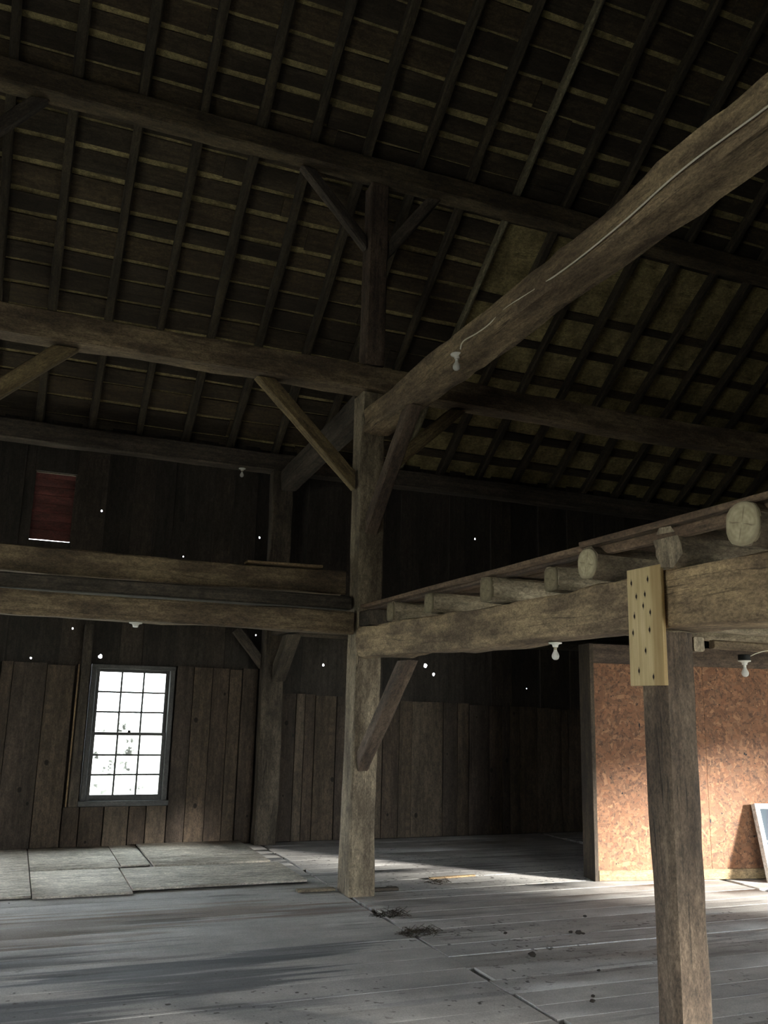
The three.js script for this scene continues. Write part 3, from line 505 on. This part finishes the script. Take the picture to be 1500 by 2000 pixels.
// ---------------------------------------------------------------- bulbs and wires
const lathe = (pts, n = 26) => new THREE.LatheGeometry(pts.map((p) => new THREE.Vector2(...p)), n);
const socketGeo = lathe([[0, 0], [0.052, 0], [0.055, -0.004], [0.053, -0.010], [0.03, -0.016], [0.024, -0.026], [0.022, -0.038], [0.018, -0.040], [0, -0.040]]);
const capGeo = lathe([[0, -0.038], [0.0135, -0.038], [0.0125, -0.046], [0.0135, -0.05], [0.0125, -0.054], [0.0135, -0.058], [0.012, -0.062], [0, -0.062]]);
const bulbGeo = lathe([[0.0125, -0.06], [0.015, -0.072], [0.024, -0.088], [0.030, -0.104], [0.0305, -0.114], [0.027, -0.128], [0.018, -0.138], [0.008, -0.142], [0, -0.1425]]);
function lamp(at, label, o = {}) {
  const g = group('light_bulb'); g.position.set(...at); tag(g, label, 'light bulb');
  mesh('socket', socketGeo, porcelain, g); if (o.empty) return g;
  mesh('screw_base', capGeo, o.dim ? brass : porcelain, g); mesh('bulb', bulbGeo, bulbGlass, g); if (o.s) g.scale.setScalar(o.s); return g;
}
lamp([2.825, 4.204, -5.6], 'bare white bulb in a porcelain socket at the end of the white cable', { s: 0.92 }).rotation.z = -0.05;
lamp([2.93, 1.995, -4.5], 'small clear bulb hanging under the loft beam in front of the dark wall', { dim: true, s: 0.72 });
{
  const b = lamp([5.9, 2.072, -6.08], 'bare white bulb in front of the flake board at the right edge');
  mesh('junction_box', lathe([[0, 0.002], [0.05, 0.002], [0.052, 0.008], [0.052, 0.045], [0.048, 0.05], [0, 0.05]]), iron, b);
  tag(beam('lamp_batten', [5.55, 2.187, -6.08], [XR - 0.3, 2.187, -6.08], 0.07, 0.075, hewn, { amp: 0.006 }), 'thin batten under the loft that carries the bulb near the right edge', 'batten');
  const c = mesh('wire', new THREE.TubeGeometry(new THREE.CatmullRomCurve3([[0.05, 0.03, 0], [0.1, 0.06, 0.03], [0.18, 0.085, 0.05], [0.3, 0.1, 0.045]].map((p) => new THREE.Vector3(...p))), 20, 0.004, 6), cableWhite, b);
}
lamp([0.887, 2.242, -7.7], 'empty porcelain socket under the lower left beam above the window', { empty: true });
lamp([2.36, 4.475, -10.62], 'small bulb under the eave of the far wall left of the tall post', { dim: true, s: 0.8 });
{
  const pts = [[2.828, 4.222, -5.545], [2.826, 4.26, -5.52], [2.826, 4.245, -5.27], [2.826, 4.24, -5.117], [2.826, 4.262, -4.867], [2.826, 4.23, -4.448], [2.826, 4.212, -4.027], [2.826, 4.225, -3.568], [2.826, 4.255, -3.193], [2.826, 4.258, -3.025], [2.826, 4.248, -2.803], [2.826, 4.238, -2.572], [2.826, 4.25, -1.8], [2.826, 4.26, -0.4]].map((p) => new THREE.Vector3(p[0] - 0.004, p[1], p[2]));
  const c = mesh('power_cable', new THREE.TubeGeometry(new THREE.CatmullRomCurve3(pts), 140, 0.0055, 7), cableWhite, scene); tag(c, 'thin white cable stapled along the heavy slanting beam', 'cable');
}

// ---------------------------------------------------------------- litter on the floor
function straw(name, at, r, n, label, seed) {
  const q = rng(seed), gs = [];
  for (let i = 0; i < n; i++) {
    const L = between(0.03, 0.11, q), a = q() * Math.PI * 2, e = between(0.02, 0.5, q), d = r * Math.sqrt(q()), t = q() * 6.3, g = new THREE.CylinderGeometry(0.0016, 0.0022, L, 5);
    g.rotateZ(Math.PI / 2 - e); g.rotateY(a); g.translate(d * Math.cos(t) * 1.6, 0.004 + L / 2 * Math.sin(e) + between(0, 0.02, q) * (1 - d / r), d * Math.sin(t)); gs.push(g);
  }
  const o = mesh(name, mergeGeometries(gs), strawMat, scene); o.position.set(...at); o.userData.kind = 'stuff'; o.userData.label = label; o.userData.category = 'straw'; return o;
}
straw('straw_tuft', [2.92, 0.002, -6.86], 0.09, 90, 'dark tuft of straw on the floor just in front of the tall post', 41);
straw('straw_tuft', [2.9, 0.002, -6.27], 0.1, 110, 'larger dark tuft of straw further out on the floor seam', 42);
straw('straw_tuft', [3.85, 0.002, -7.95], 0.07, 40, 'thin wisp of straw on the floor right of the tall post', 43);
[[3.376, -5.525, 0.022], [4.032, -5.952, 0.02], [3.99, -5.99, 0.012], [4.06, -5.93, 0.01], [3.5, -6.1, 0.012], [3.2, -4.6, 0.014], [3.26, -4.68, 0.01], [4.4, -6.4, 0.012], [3.6, -5.1, 0.01], [4.6, -5.6, 0.012]].forEach(([x, z, r], i) => {
  const g = new THREE.IcosahedronGeometry(r, 1), p = g.attributes.position; for (let k = 0; k < p.count; k++) { const s = 0.75 + 0.5 * hash(Math.round(p.getX(k) * 4000), Math.round(p.getZ(k) * 4000 + p.getY(k) * 3000), i); p.setXYZ(k, p.getX(k) * s * 1.3, p.getY(k) * s * 0.7, p.getZ(k) * s); } g.computeVertexNormals();
  const o = mesh('dirt_clod', g, dungMat, scene); o.position.set(x, r * 0.55, z);
  tag(o, ['dark clod of dirt alone on the worn plank in front', 'largest dark clod of dirt left of the short post', 'small dark crumb just left of the largest clod of dirt', 'tiny dark crumb just right of the largest clod of dirt', 'dark crumb on the floor between the straw tufts and the lone clod', 'dark crumb of dirt on the planks nearest the camera', 'tiny crumb right beside the nearest crumb of dirt', 'crumb of dirt on the planks furthest towards the flake board', 'tiny crumb on the planks right of the lone clod', 'crumb of dirt just left of the short post foot'][i], 'dirt', 'crumbs on the floor');
});
{
  const a = board('scrap_board', 0.34, 0.08, 0.02, hewnGrey, scene, [2.46, 0.016, -7.9], [1, 0, 0.03], [0, 1, 0], { seg: 4, amp: 0.003 }); tag(a, 'short scrap board on the floor left of the foot of the tall post', 'board');
  const b = board('scrap_board', 0.26, 0.07, 0.025, hewnDark, scene, [3.09, 0.018, -7.76], [1, 0, 0.02], [0, 1, 0], { seg: 4, amp: 0.003 }); tag(b, 'dark scrap board on the floor right of the foot of the tall post', 'board');
  const c = board('scrap_board', 0.5, 0.035, 0.015, pineBoard, scene, [3.85, 0.012, -8.14], [1, 0, -0.06], [0, 1, 0], { seg: 4, amp: 0.003 }); tag(c, 'thin stick lying on the floor right of the tall post', 'stick');
}

renderer.render(scene, camera);
